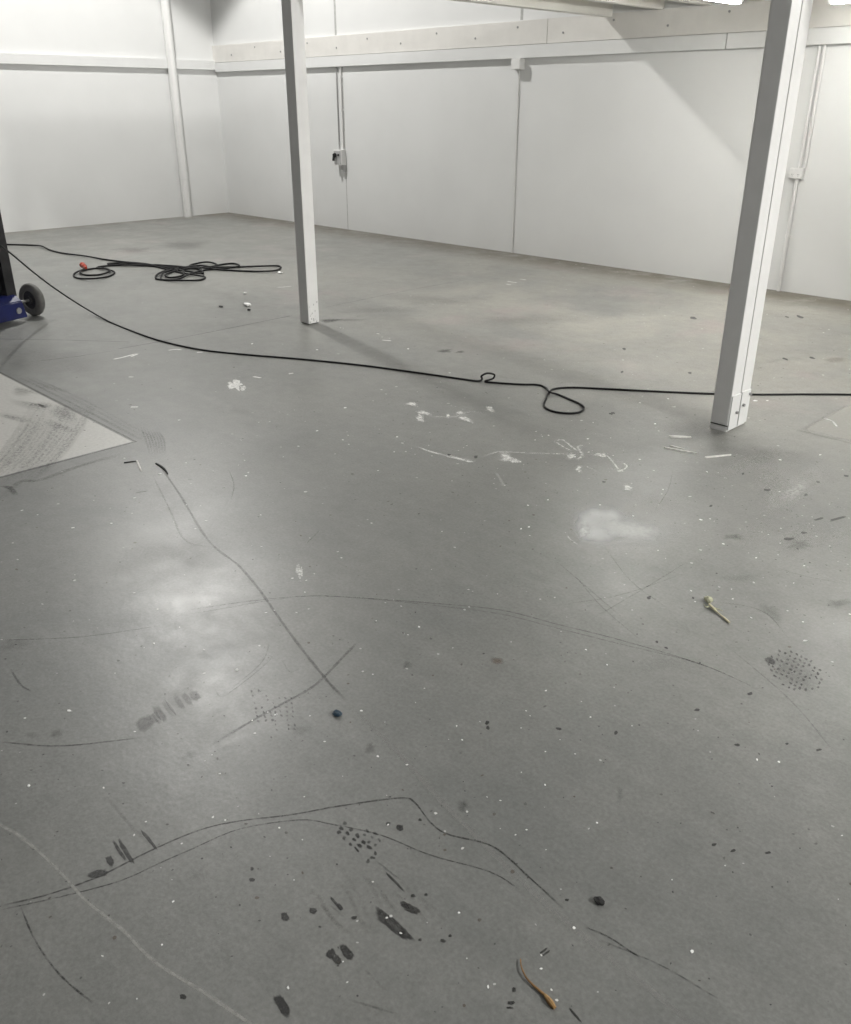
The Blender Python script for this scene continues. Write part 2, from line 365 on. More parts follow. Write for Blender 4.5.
w_([(576, 460), (582, 455), (578, 447), (584, 445)], 0.009); w_([(604, 452), (613, 462), (620, 470), (627, 466), (618, 460)], 0.006)
w_([(607, 468), (622, 470)], 0.005, 0.5); w_([(585, 466), (596, 471)], 0.004, .4); w_([(436, 416), (452, 417), (470, 412), (485, 413)], 0.006, .5)
w_([(496, 472), (502, 482), (504, 486)], 0.005, .3)
blob(600, 525, 30, 21, 6, (0.5, 0.51, 0.51), 0.95, 0.1, 0.5, 0.12); blob(632, 530, 50, 16, 8, (0.47, 0.48, 0.47), 0.8, 0.2, 0.8, 0.15)
blob(584, 531, 9, 10, 20, (0.66, 0.67, 0.66), 0.8, 0.4, 0.8); w_([(566, 534), (572, 541), (580, 545)], 0.004, .6)
blob(235, 385, 8, 4.5, 15, (0.82, 0.82, 0.80), 1, 0.35, 0.2, 0.5); blob(243, 388, 4, 2.5, 0, (0.8, 0.8, 0.78), 0.9, 0.4, 0.3, 0.5)
for pts in ([(167, 350.5), (175, 349.5), (183, 350)], [(196, 352.5), (204, 352)], [(112, 359.5), (122, 357.5), (139, 353)], [(130, 357), (139, 353.5)], [(252, 376.5), (262, 378)], [(275, 287.5), (285, 287), (293, 286)],
            [(288, 374), (294, 373)], [(130, 407), (139, 407)], [(128, 377), (134, 377)], [(381, 340), (392, 341)], [(506, 281), (518, 283)], [(519, 279), (527, 280)], [(505, 284), (512, 285)]):
    w_(pts, 0.009, 0.95, 0.15, (0.85, 0.85, 0.83))
for x, y, rx, ry in ((300, 572, 3, 8), (297, 570, 2, 4)): blob(x, y, rx, ry, 5, (0.7, 0.7, 0.68), 0.9, 0.55, 0.3, 0.4)
w_([(822, 418), (832, 421), (838, 428)], 0.006, .7, .5)
for k in range(10):   # chalky dust on the right, with the bright wall's reflection painted in
    blob(random.uniform(740, 851), random.uniform(455, 540), random.uniform(14, 35), random.uniform(7, 15), -25, (0.5, 0.5, 0.48), 0.45, 0.6, 0.9)
blob(795, 490, 45, 16, -35, (0.52, 0.52, 0.5), 0.7, 0.45, 0.85)  # chalky patch, made paler for the same reflection
blob(650, 505, 40, 12, 0, (0.45, 0.45, 0.42), 0.3, 0.5, 0.9)

# smudges and stains
for x, y, rx, ry, an, a in ((133, 250, 25, 3, 0, .3), (185, 245, 30, 4, 0, .3), (445, 351, 7, 2, 0, .8), (460, 352, 5, 1.5, 0, .6), (733, 537, 10, 3.5, 0, .5), (329, 321, 10, 2, 0, .6), (340, 320, 28, 1.5, 0, .35),
                            (370, 749, 7, 5, -30, .35), (463, 806, 5, 7, -20, .5), (497, 661, 7, 4, 0, .35), (620, 795, 4, 10, -10, .25), (407, 665, 5, 4, 0, .5), (300, 730, 14, 5, 0, .25), (15, 645, 20, 6, 0, .2),
                            (56, 734, 10, 4, -15, .35), (30, 735, 9, 3, 0, .2), (190, 755, 9, 3, 0, .25), (380, 310, 40, 4, 0, .15), (740, 578, 20, 5, 0, .2), (770, 612, 16, 7, 25, .3), (838, 603, 12, 5, 0, .4), (800, 545, 14, 5, 0, .3),
                            (660, 665, 30, 8, 0, .12), (200, 875, 14, 9, 0, .15), (700, 430, 40, 10, 5, .2), (770, 455, 50, 10, 5, .2), (200, 270, 60, 6, 0, .12), (430, 300, 50, 5, 0, .12), (520, 320, 60, 6, 0, .12)):
    blob(x, y, rx, ry, an, (0.08, 0.078, 0.075), a, 0.5, 0.7, 0.3)
blob(497, 661, 7, 4, 0, (0.28, 0.2, 0.15), .4, .6, .6)
blob(835, 270 + 90, 12, 3, 0, (.2, .15, .12), .3, .6, .6)

# footprint of an oily boot sole: bars and two end pads
for k, (x, y, rx, ry, a) in enumerate(((146, 723, 11, 8, .6), (160, 714, 4, 11, .6), (168, 709, 2.5, 11, .35), (171, 708, 1.2, 10, .95), (179, 702, 3.5, 9, .45), (187, 699, 3.5, 8, .5), (195, 696, 5, 6, .65), (157, 718, 3, 8, .4))):
    blob(x, y, rx, ry, -35, (0.075, 0.075, 0.072), a, 0.35, 0.35, 0.15)
# dotted tread prints
def dots(cx, cy, du, dv, nu, nv, r, col=(0.04, 0.04, 0.04), a=.8, keep=.8, mask=None):
    for i in range(nu):
        for j in range(nv):
            if random.random() > keep: continue
            u, v = i - (nu - 1) / 2, j - (nv - 1) / 2
            if mask and (u / (nu / 2)) ** 2 + (v / (nv / 2)) ** 2 > 1: continue
            blob(cx + du[0] * u + dv[0] * v + random.uniform(-.6, .6), cy + du[1] * u + dv[1] * v + random.uniform(-.6, .6), r * random.uniform(.7, 1.3), r * random.uniform(.5, .9), random.uniform(20, 60), col, a * random.uniform(.5, 1), 0.3, 0.4, 0.3, 7)
dots(262, 706, (7, 0), (1, 4.2), 3, 8, 1.6); dots(284, 714, (6, 0), (0.5, 4.4), 4, 8, 1.4, a=.7, keep=.7)
dots(795, 672, (5.0, 2.3), (-1.6, 3.8), 11, 9, 1.8, a=.8, keep=.88, mask=True); blob(770, 661, 6, 3, 20, a=.85); blob(795, 672, 30, 17, 30, (.08, .08, .075), .35, .6, .6)
dots(357, 843, (6, 6), (-3.5, 4), 6, 3, 3.0, a=1, keep=.85, col=(0.025, .025, .025)); dots(372, 838, (7, 3), (-3, 4), 3, 3, 2.4, keep=.7)
# oily heel and toe marks in front
for x, y, rx, ry, an in ((393, 925, 6.5, 23, -50), (347, 952.5, 5, 9.5, -35), (331, 954, 5, 5, -35), (337, 960, 4.5, 5, -35), (282.5, 1006, 6, 12.5, -28), (411, 909, 9, 4.5, 25), (405, 905, 6, 3, 25), (285, 917, 4, 5, -20),
                        (313, 911, 4, 3.5, 10), (252, 880, 3, 2.2, 0), (252, 869, 1.6, 2.2, 0), (336, 904, 1.6, 9, -38), (340, 907, 2.4, 4, -38), (400, 828, 4, 3, 0), (388, 824, 2.5, 2, 0), (354, 918, 3, 2, 0), (413, 896, 2.5, 2, 0),
                        (426, 895, 2, 1.5, 0), (399, 827, 3, 2, 0), (420, 820, 2, 1.5, 0), (443, 941, 3, 2, 20), (450, 936, 2, 1.5, 0), (110, 861, 4, 5.5, -20), (119.5, 851, 2.0, 12, -33), (126, 852, 2.6, 15, -33), (149, 840, 1.9, 14, -38),
                        (98, 874, 10, 4, -10), (320, 927, 1.5, 1.2, 0), (420, 940, 2, 1.5, 0), (543.5, 951, 1.2, 5, 55), (546, 953.5, 1.2, 5, 55), (511, 1003, 4, 2, 0), (510, 1008, 4, 1.2, 0), (183, 997, 3.5, 3, 0), (575, 1015, 1.2, 11, -40),
                        (395, 882, 1.4, 14, -45), (514, 990, 2.2, 3, 0)):
    blob(x, y, rx, ry, an, (0.028, 0.028, 0.028), 0.93, 0.42, 0.25, 0.16)
blob(393, 925, 3, 13, -52, (.13, .13, .125), .6, .6, .6)
blob(98, 874, 10, 4, -10, (.1, .1, .1), .5, .4, .5)
for k in range(14): stroke([(300 + k * 9, 880 + random.uniform(-20, 20)), (318 + k * 9, 905 + random.uniform(-20, 20)), (340 + k * 9, 935)], 0.006, (0.16, 0.15, 0.14), 0.16, 0.85, 0.4)
stroke([(105, 795), (130, 825), (160, 855)], 0.006, (0.3, 0.3, 0.29), 0.3, 0.7, 0.3)
# dark flat spots
for x, y, rx, ry in ((711, 506, 2, 1), (767, 490, 3.5, 1.2), (789, 539, 5, 1.6), (804, 533, 3, 1), (846, 476, 2.5, 1.2), (743, 474, 1.5, 1), (750, 694, 2.6, 1.8), (697, 710, 3, 1.5), (666, 648, 2, 1), (657, 642, 1.4, 1.4),
                    (649, 598, 2.5, 1.6), (476, 457, 2.2, 1.4), (449, 455, 2, 1), (611, 414, 2, 1), (604, 482, 2, 1), (693, 598, 1.5, 1), (837, 519, 10, 1.2), (819, 519, 6, 1), (818, 482, 2, 1), (806, 495, 2, 1.2),
                    (487, 723, 2.2, 2.2), (488, 728, 2, 2), (737, 745, 3, 1.5), (787, 744, 2, 1), (819, 750, 3, 1.4), (714, 845, 3, 1.5), (733, 851, 3, 1.5), (768, 853, 3, 1.5), (616, 733, 2, 2), (567, 900, 2, 1.5), (559, 729, 3, 1.5),
                    (624, 349, 2, 1), (693, 318, 4, 1.2), (690, 373, 2, 1), (622, 372, 1.6, 1), (613, 413, 2, 1), (800, 317, 4, 1.2), (785, 359, 3, 1), (812, 358, 3, 1), (745, 307, 3, 1), (787, 317, 2, .8)):
    blob(x, y, rx, ry, random.uniform(-20, 20), (0.03, 0.03, 0.03), 0.9, 0.2, 0.2, 0.3, 9)
# paint drips and grit all over
spots = [(69, 711, 3), (212, 755, 1.5), (220, 774, 2), (237, 670, 3), (275, 715, 1.5), (419, 627, 2), (408, 635, 2), (310, 716, 1), (246, 476, 2), (248, 473, 2), (160, 474, 2.2), (186, 463, 2), (73, 528, 2.2), (75, 575, 1.5),
         (521, 529, 2), (529, 527, 2), (548, 500, 1.5), (701, 520, 2.5), (710, 519, 2.5), (691, 591, 1.5), (751, 618, 2), (803, 622, 2.3), (805, 641, 3), (480, 722, 2), (526, 711, 2), (530, 716, 2), (521, 728, 2), (632, 726, 2),
         (459, 913, 2.2), (546, 850, 1.6), (692, 952, 3), (672, 880, 1), (574, 928, 2.8), (541, 969, 2), (488, 987, 2.6), (757, 760, 2.2), (698, 731, 1.5), (545, 785, 1.8), (597, 823, 2), (388, 825, 2), (173, 902, 2), (172, 880, 1.5),
         (137, 999, 2), (288, 988, 2.5), (343, 962, 1.3), (162, 945, 1.8), (29, 786, 2.5), (407, 765, 2), (560, 740, 1.4), (404, 634, 1.4), (462, 740, 1.6), (607, 665, 1.6), (586, 650, 1.8), (633, 516, 1.6), (575, 457, 1.6), (606, 654, 1.2),
         (317, 350, 2.4), (378, 334, 2.4), (382, 337, 2), (408, 349, 2.2), (345, 408, 2.4), (317, 431, 2), (347, 432, 2), (373, 401, 2), (397, 437, 2), (335, 454, 2), (252, 344, 2), (589, 388, 1.6), (640, 403, 2), (668, 399, 2), (755, 401, 3), (774, 378, 2),
         (655, 424, 2), (659, 431, 2), (588, 439, 1.6), (600, 505, 2), (707, 472, 2), (780, 460, 2), (820, 455, 2), (756, 558, 1.6), (735, 575, 1.4)]
for x, y, q in spots: speck(P(x, y), .5 * q * (P(x, y) - Vector((0, 0, EYE))).length / FPX, (.78, .78, .76))
PI2 = 2 * math.pi
for k in range(1350):
    y = 1024 - (random.random() ** 0.62) * 770; x = random.uniform(-30, 880)
    if y < 238 + 0.12 * abs(x - 230): continue
    p = P(x, y)
    if p.y > 8.2 or p.x < -13: continue
    near = min(1, p.length / 5)
    c = random.random()
    if c < (0.42 if y < 620 else 0.24): speck(p, random.uniform(0.0015, 0.0045) * (0.45 + 2.1 * near), (0.75, 0.75, 0.73), random.uniform(.5, 1))
    elif c < 0.86: speck(p, random.uniform(0.001, 0.003) * (0.8 + 1.8 * near), (0.05, 0.05, 0.05), random.uniform(.4, .95))
    else: speck(p, random.uniform(0.002, 0.005) * (0.8 + 1.6 * near), (0.14, 0.12, 0.1), random.uniform(.3, .8))
for k in range(420):   # denser grit at the right and around the smears
    x, y = (random.gauss(790, 60), random.gauss(500, 55)) if k % 2 else (random.gauss(520, 110), random.gauss(450, 45))
    if y < 320: continue
    speck(P(x, y), random.uniform(0.002, 0.0055), (0.045, 0.045, 0.04) if random.random() < .55 else (0.74, 0.74, 0.72), random.uniform(.5, 1))
for k in range(230):   # debris along the foot of the back wall
    speck(Vector((random.uniform(-12.5, -2), 8.3 - abs(random.gauss(0, 0.5)), 0)), random.uniform(0.004, 0.011), random.choice(((0.05, 0.045, 0.04), (0.8, 0.8, 0.78), (.12, .09, .06))), .9)
for k in range(150):
    speck(Vector((random.uniform(-7, -1.5), random.uniform(4.5, 8), 0)), random.uniform(0.003, 0.008), random.choice(((0.05, 0.045, 0.04), (0.8, 0.8, 0.78))), .9)

def build_floor():
    vs = [(XL - T, YF - T, 0), (XR + T, YF - T, 0), (XR + T, YB + T, 0), (XL - T, YB + T, 0)]
    vs += [(x, y, -0.15) for x, y, z in vs]
    fs = [(0, 1, 2, 3), (7, 6, 5, 4), (0, 4, 5, 1), (1, 5, 6, 2), (2, 6, 7, 3), (3, 7, 4, 0)]
    n0 = len(vs); fs += [tuple(i + n0 for i in f) for f in MK.f]; vs += MK.v
    me = bpy.data.meshes.new('floor'); me.from_pydata(vs, [], fs)
    me.materials.append(floor_material()); me.materials.append(mark_material())
    me.polygons.foreach_set('material_index', [0] * 6 + [1] * len(MK.f))
    c = me.color_attributes.new('tint', 'FLOAT_COLOR', 'POINT')
    c.data.foreach_set('color', np.array([(0, 0, 0, 0)] * n0 + MK.c, dtype=np.float32).ravel())
    g = me.attributes.new('grain', 'FLOAT', 'POINT'); g.data.foreach_set('value', np.array([0] * n0 + MK.g, dtype=np.float32))
    bmx = bmesh.new(); bmx.from_mesh(me)
    for f in bmx.faces:
        if f.material_index == 1 and f.normal.z < 0: f.normal_flip()
    bmx.to_mesh(me); bmx.free(); me.update()
    o = bpy.data.objects.new('floor', me); COL.objects.link(o); tag(o, kind='structure')
build_floor()

# walls; the back wall carries its sheet joints as grooves of a second material
bm = B(XL - T, XR + T, YB, YB + T, 0, ZC)
for x in (-10.06, 2.1): box(bm, x - 0.006, x + 0.006, YB - 0.0015, YB, 0, 2.07, 1)
for x in (-10.17, -7.0): box(bm, x - 0.018, x + 0.018, YB - 0.0015, YB, 2.44, ZC, 1)
struct('wall_back', bm, [M['wall'], M['joint']])
struct('wall_left', B(XL - T, XL, YF - T, YB, 0, ZC), M['wall'])
struct('wall_right', B(XR, XR + T, YF - T, YB, 0, ZC), M['wall'])
struct('wall_front', B(XL, XR, YF - T, YF, 0, ZC), mat('dark_wall_paint', (0.12, 0.12, 0.12), 0.7, noise=0.1, scale=2))
struct('ceiling', B(XL - T, XR + T, YF - T, YB + T, ZC, ZC + T), M['ceil'])

# rails around the walls
bm = bmesh.new()
for x0, x1 in ((XL + 0.05, -4.532), (-4.524, 1.0), (1.008, XR)): box(bm, x0, x1, YB - 0.05, YB, 2.07, 2.195, 0, 0.002)
struct('trim_1', bm, M['strip'])
bm = bmesh.new()
for x0, x1 in ((XL, -6.615), (-6.607, -0.3), (-0.292, XR)): box(bm, x0, x1, YB - 0.038, YB, 2.2, 2.43, 0, 0.002)
for k, x in enumerate(np.arange(-12.6, 3, 0.62)):
    cyl(bm, (x, YB - 0.044, 2.32 + (0.05 if k % 2 else -0.03)), (x, YB - 0.037, 2.32 + (0.05 if k % 2 else -0.03)), 0.011, 8, 1)
struct('trim_2', bm, [M['cream'], M['bolt']])
struct('trim_3', B(XL, XL + 0.05, YF, YB, 2.10, 2.225, 0, 0.002), M['strip'])

# ------------------------------------------------------------ mezzanine
mz = empty('mezzanine', (-5.88, YB, 2.4), 'white steel mezzanine deck on joists overhanging the right part of the back wall', 'mezzanine')
def child(name, bm, m, parent, smooth=False):
    o = obj(name, bm, m, parent, smooth)
    bpy.context.view_layer.update()
    o.matrix_parent_inverse = Matrix.Identity(4)
    me = o.data; me.transform(parent.matrix_world.inverted() if parent.type == 'EMPTY' else Matrix.Identity(4))
    return o
bpy.context.view_layer.update()
def channel(bm, x, y0, y1, z0, z1, w=0.06, t=0.004, side=1):
    box(bm, x - t / 2, x + t / 2, y0, y1, z0, z1)
    xa, xb = (x, x + side * w) if side > 0 else (x + side * w, x)
    box(bm, xa, xb, y0, y1, z0, z0 + t); box(bm, xa, xb, y0, y1, z1 - t, z1)
    e = x + side * w; box(bm, e - t / 2, e + t / 2, y0, y1, z0, z0 + 0.018); box(bm, e - t / 2, e + t / 2, y0, y1, z1 - 0.018, z1)
Y0 = 4.46
bm = bmesh.new(); box(bm, -5.90, -5.80, Y0 - 0.015, YB - 0.04, 2.40, 2.56, 0, 0.004); child('edge_beam', bm, M['joist'], mz)
k = 0
for x in np.arange(-5.22, XR - 0.1, 0.5):
    bm = bmesh.new(); channel(bm, x, Y0, YB - 0.04, 2.43, 2.56, 0.075, side=-1); child('joist', bm, M['joist'], mz); k += 1
bm = bmesh.new(); box(bm, -5.87, XR - 0.02, 4.26, 4.34, 2.37, 2.56, 0, 0.004); box(bm, -5.87, XR - 0.02, 4.36, 4.44, 2.37, 2.56, 0, 0.004); child('bearer', bm, M['steel'], mz)
child('deck', B(-5.9, XR - 0.02, 4.2, YB - 0.04, 2.561, 2.585), M['deck'], mz)

# ------------------------------------------------------------ posts
p1 = empty('steel_post', (-5.735, 4.31, 0), 'square white steel post standing left of centre beside the coiled cord', 'post')
bpy.context.view_layer.update()
child('foot', B(-5.775, -5.678, 4.26, 4.35, 0.0, 0.0058), M['gap'], p1)
def chips(bm, xf, y0, y1, z0, z1, n, r):
    for _ in range(n):
        y, z = random.uniform(y0, y1), z0 + (z1 - z0) * random.random() ** 2
        q = r * random.uniform(.4, 1.2); m = random.choice((5, 6, 7)); vs = [bm.verts.new((xf, y + q * random.uniform(.6, 1) * math.cos(PI2 * i / m), z + q * random.uniform(.8, 1.7) * math.sin(PI2 * i / m))) for i in range(m)]
        bm.faces.new(vs)
bm = B(-5.783, -5.67, 4.252, 4.358, 0.006, 2.37, 0, 0.006); nf0 = len(bm.faces); chips(bm, -5.6697, 4.265, 4.345, 0.015, 0.2, 16, 0.007)
bm.faces.ensure_lookup_table()
for f in bm.faces[nf0:]: f.material_index = 1
child('column', bm, [M['steel'], M['grey_pvc']], p1)
p2 = empty('steel_post', (-2.1, 4.4, 0), 'large white double channel post with bolted foot plates, right side of the photo', 'post')
bpy.context.view_layer.update()
bm = bmesh.new()
box(bm, -2.152, -2.052, 4.29, 4.388, 0.035, 2.37, 0, 0.005)
child('front_channel', bm, M['steel'], p2)
child('rear_channel', B(-2.152, -2.054, 4.402, 4.505, 0.03, 2.37, 0, 0.005), M['steel'], p2)
child('web_gap', B(-2.148, -2.06, 4.3885, 4.4015, 0.031, 2.37), M['gap'], p2)  # dark strip set in the gap, shade put into its colour
child('base_plate', B(-2.15, -2.056, 4.292, 4.50, 0.0, 0.03, 0, 0.002), M['steel'], p2)
child('base_gap', B(-2.151, -2.055, 4.291, 4.502, 0.0302, 0.0348), M['gap'], p2)
for y0, y1, x in ((4.293, 4.387, -2.052), (4.403, 4.50, -2.054)):
    bm = B(x, x + 0.007, y0, y1, 0.012, 0.20, 0, 0.002)
    pl = child('foot_plate', bm, M['strip'], p2)
for y, z in ((4.355, 0.10), (4.425, 0.125), (4.485, 0.175)):
    bm = bmesh.new(); cyl(bm, (-2.047, y, z), (-2.034, y, z), 0.0085, 6); child('bolt', bm, M['bolt'], p2)

# ------------------------------------------------------------ downpipe
dp = empty('downpipe', (XL + 0.068, 7.53, 0), 'round white downpipe against the left wall near the room corner', 'pipe')
bpy.context.view_layer.update()
bm = bmesh.new(); cyl(bm, (XL + 0.068, 7.53, 0), (XL + 0.068, 7.53, ZC), 0.062, 32)
for f in bm.faces: f.smooth = len(f.verts) == 4
child('pipe', bm, M['pvc'], dp)
bm = bmesh.new(); cyl(bm, (XL + 0.068, 7.53, 0.56), (XL + 0.068, 7.53, 0.66), 0.066, 32, bev=0.002)
child('coupling', bm, M['pvc'], dp)

# ------------------------------------------------------------ wall electrics
def conduit(x, z0, z1, r, label, name='conduit', m=None, clips=(), group=None, dx=0.0):
    t = empty(name, (x, YB, z0), label, 'conduit' if name == 'conduit' else 'cable', group); bpy.context.view_layer.update()
    bm = bmesh.new(); cyl(bm, (x + dx, YB - r - 0.003, z0), (x, YB - r - 0.003, z1), r, 14)
    for f in bm.faces: f.smooth = len(f.verts) == 4
    child('tube', bm, m or M['pvc'], t)
    for z in clips:
        bm = bmesh.new(); box(bm, x - r * 2.2, x + r * 2.2, YB - 0.003, YB, z - .012, z + .012); cyl(bm, (x, YB - r - 0.003, z - .012), (x, YB - r - .003, z + .012), r * 1.2, 14)
        child('saddle_clip', bm, M['pvc'], t)
conduit(-10.085, 1.055, 2.069, 0.0125, 'white conduit dropping from the rail to the isolator box with the black plug', clips=(1.55, 1.95))
conduit(-10.175, 1.05, 2.069, 0.009, 'thin grey cable hanging beside the white conduit above the isolator box', 'wall_cable', M['grey_pvc'])
conduit(-7.0, 0.0, 1.955, 0.007, 'thin white conduit running from the junction box down to the floor', clips=())
ib = empty('isolator_box', (-10.14, YB, 0.85), 'small white isolator box with a black plug on the back wall', 'electrical box'); bpy.context.view_layer.update()
child('box', B(-10.215, -10.045, YB - 0.085, YB, 0.855, 1.05, 0, 0.006), M['pvc'], ib)
child('front_cover', B(-10.20, -10.06, YB - 0.093, YB - 0.0851, 0.87, 1.035, 0, 0.003), M['grey_pvc'], ib)  # grey colour carries the shade on the box's front
bm = bmesh.new(); cyl(bm, (-10.165, YB - 0.093, 0.985), (-10.16, YB - 0.125, 0.975), 0.028, 16, bev=0.004); cyl(bm, (-10.16, YB - 0.125, 0.975), (-10.16, YB - 0.135, 0.91), 0.017, 12)
pl = child('plug', bm, M['black'], ib)
bm = bmesh.new(); cyl(bm, (-10.095, YB - 0.093, 0.985), (-10.095, YB - 0.108, 0.985), 0.014, 14, bev=.002); child('rotary_switch', bm, M['black'], ib)
child('under_box_shade', B(-10.10, -10.05, YB - 0.05, YB - 0.001, 0.76, 0.8545, 0, 0.006), M['grey_pvc'], ib)  # grey block standing in for the shadow below the box
jb = empty('junction_box', (-6.95, YB, 1.96), 'white junction box under the rail at the top of the middle conduit', 'electrical box'); bpy.context.view_layer.update()
child('box', B(-7.06, -6.93, YB - 0.08, YB, 1.96, 2.068, 0, 0.005), M['pvc'], jb)
child('lid', B(-7.055, -6.935, YB - 0.088, YB - 0.0801, 1.965, 2.063, 0, 0.003), M['pvc'], jb)
so = empty('power_outlet', (-3.68, YB, 1.0), 'white double power outlet on the back wall behind the right post', 'power outlet'); bpy.context.view_layer.update()
child('mounting_block', B(-3.745, -3.625, YB - 0.038, YB, 1.0, 1.09, 0, 0.004), M['pvc'], so)
fp = child('faceplate', B(-3.743, -3.627, YB - 0.047, YB - 0.0381, 1.004, 1.086, 0, 0.003), M['pvc'], so)
for x in (-3.712, -3.658):
    bm = bmesh.new()
    for dx_, dz, an in ((-.006, .004, .5), (.006, .004, -.5), (0, -.009, 0)):
        box(bm, -0.0012, 0.0012, -0.0006, 0.0006, -0.0045, 0.0045, mtx=Matrix.Translation((x + dx_, YB - 0.0475, 1.034 + dz)) @ Matrix.Rotation(an, 4, 'Y'))
    child('socket_slots', bm, M['gap'], so)
    child('rocker_switch', B(x - .007, x + .007, YB - 0.051, YB - 0.0471, 1.062, 1.078, 0, 0.0015), M['pvc'], so)
conduit(-3.67, 1.092, 2.069, 0.0125, 'left one of the two parallel conduits above the double power outlet', clips=(1.5,))
conduit(-3.625, 1.092, 2.069, 0.0125, 'right one of the two parallel conduits above the double power outlet')
conduit(-3.675, 0.0, 0.999, 0.016, 'white conduit below the double power outlet reaching the floor', clips=(0.5,))

# ------------------------------------------------------------ lamps
def floodlight(d, label):
    t = empty('floodlight', d['loc'], label, 'light'); bpy.context.view_layer.update()
    q = Vector(d['axis']).normalized().to_track_quat('-Z', 'Y').to_matrix().to_4x4(); mt = Matrix.Translation(d['loc']) @ q
    bm = bmesh.new(); s = bmesh.new(); bmesh.ops.create_cone(s, cap_ends=True, segments=32, radius1=0.21, radius2=0.14, depth=0.13); s.transform(Matrix.Translation((0, 0, 0.10))); merge(bm, s, 0, mt)
    child('housing', bm, M['grey_pvc'], t)
    bm = bmesh.new(); s = bmesh.new(); bmesh.ops.create_cone(s, cap_ends=True, segments=32, radius1=0.18, radius2=0.18, depth=0.02); s.transform(Matrix.Translation((0, 0, 0.022))); merge(bm, s, 0, mt)
    child('lens', bm, M['lens'], t)
    bm = bmesh.new(); cyl(bm, Vector(d['loc']) + Vector((0, 0, .15)), (d['loc'][0], d['loc'][1], ZC), 0.012, 10); child('hanger', bm, M['bolt'], t)
floodlight(FLOOD, 'round high bay floodlight hanging from the ceiling over the far corner')
floodlight(FLOOD3, 'round high bay floodlight hanging from the ceiling near the right wall')
floodlight(NEAR_FILL, 'round fill lamp added under the ceiling to brighten the near floor')
def batten(x0, y0, x1, y1, z, label, glow='tube'):
    cx, cy = (x0 + x1) / 2, (y0 + y1) / 2; ln = math.hypot(x1 - x0, y1 - y0); an = math.atan2(y1 - y0, x1 - x0)
    t = empty('tube_light', (cx, cy, z), label, 'light', 'fluorescent battens under the mezzanine'); bpy.context.view_layer.update()
    mt = Matrix.Translation((cx, cy, z)) @ Matrix.Rotation(an, 4, 'Z')
    bm = bmesh.new(); box(bm, -ln / 2, ln / 2, -0.03, 0.03, 0.028, 0.068, mtx=mt, bev=.004); child('batten', bm, M['strip'], t)
    bm = bmesh.new(); box(bm, -ln / 2 + .02, ln / 2 - .02, -.045, .045, -.022, .0275, mtx=mt, bev=.014)
    child('diffuser', bm, M[glow], t)
    for e in (-1, 1):
        bm = bmesh.new(); box(bm, e * (ln / 2 - .009) - .0105, e * (ln / 2 - .009) + .0105, -.048, .048, -.025, .03, mtx=mt, bev=.003); child('end_cap', bm, M['strip'], t)
batten(-3.90, 5.9, -3.90, 7.22, 2.34, 'lit fluorescent tube light under the joists left of the large post')
batten(-3.38, 7.72, -2.5, 7.72, 2.335, 'lit fluorescent tube light close to the back wall at the right edge', 'tube_low')
batten(-1.7, 5.4, -1.7, 6.6, 2.345, 'lit fluorescent tube light under the joists beyond the right edge')
batten(0.9, 5.4, 0.9, 6.6, 2.345, 'lit fluorescent tube light under the joists nearest the right wall')

# ------------------------------------------------------------ cords
def cord(name, pts, r, label, n=10, single=False):
    if single:
        bm = bmesh.new(); sweep(bm, catmull(pts, n), r, 8); c = Vector((pts[0].x, pts[0].y, 0)); bmesh.ops.translate(bm, verts=bm.verts, vec=-c)
        return tag(obj(name, bm, M['rubber'], None, False, c), label, 'cable')
    t = empty(name, pts[0], label, 'cable'); bpy.context.view_layer.update()
    t.location.z = 0; bpy.context.view_layer.update()
    bm = bmesh.new(); sweep(bm, catmull(pts, n), r, 8); child('flex', bm, M['rubber'], t)
    return t
r1 = 0.0062
def G(*px, z=None): return [P(x, y, r1) + Vector((0, 0, (z or 0))) for x, y in px]
sag = [(0 - 14, 232, .86), (0, 245, .75), (14, 256, .62), (30, 269.5, .46), (50, 285, .27), (72, 300, .11), (90, 311, .03)]
pts = [P(x, y, z) for x, y, z in sag] + G((110, 322), (140, 334), (165, 342), (200, 349.5), (240, 354), (300, 359), (360, 365), (420, 373), (462, 379), (478, 381))
pts += [P(482, 379, .012), P(481.5, 376, .05), P(487, 373.3, .07), P(494, 374.5, .055), P(493, 378.5, .03), P(485, 381.5, .0075)]
pts += G((500, 383), (520, 384.3), (538, 384.8), (546, 388)) + [P(549.5, 392, .02)]
pts += G((558, 394.5), (570, 399.5), (580, 404), (584, 408), (580, 412), (568, 413.3), (553, 411.3), (544.5, 406.5), (545.5, 400)) + [P(549, 393, .007)]
pts += G((554, 389), (570, 387.5), (600, 388.6), (640, 390.6), (680, 392.5), (720, 394), (760, 394.5), (810, 394.3), (860, 395), (920, 400), (1000, 396))
cord('black_cable', pts, r1, 'long thin black cable from the trolley past the right post with one large loop', 8, True)

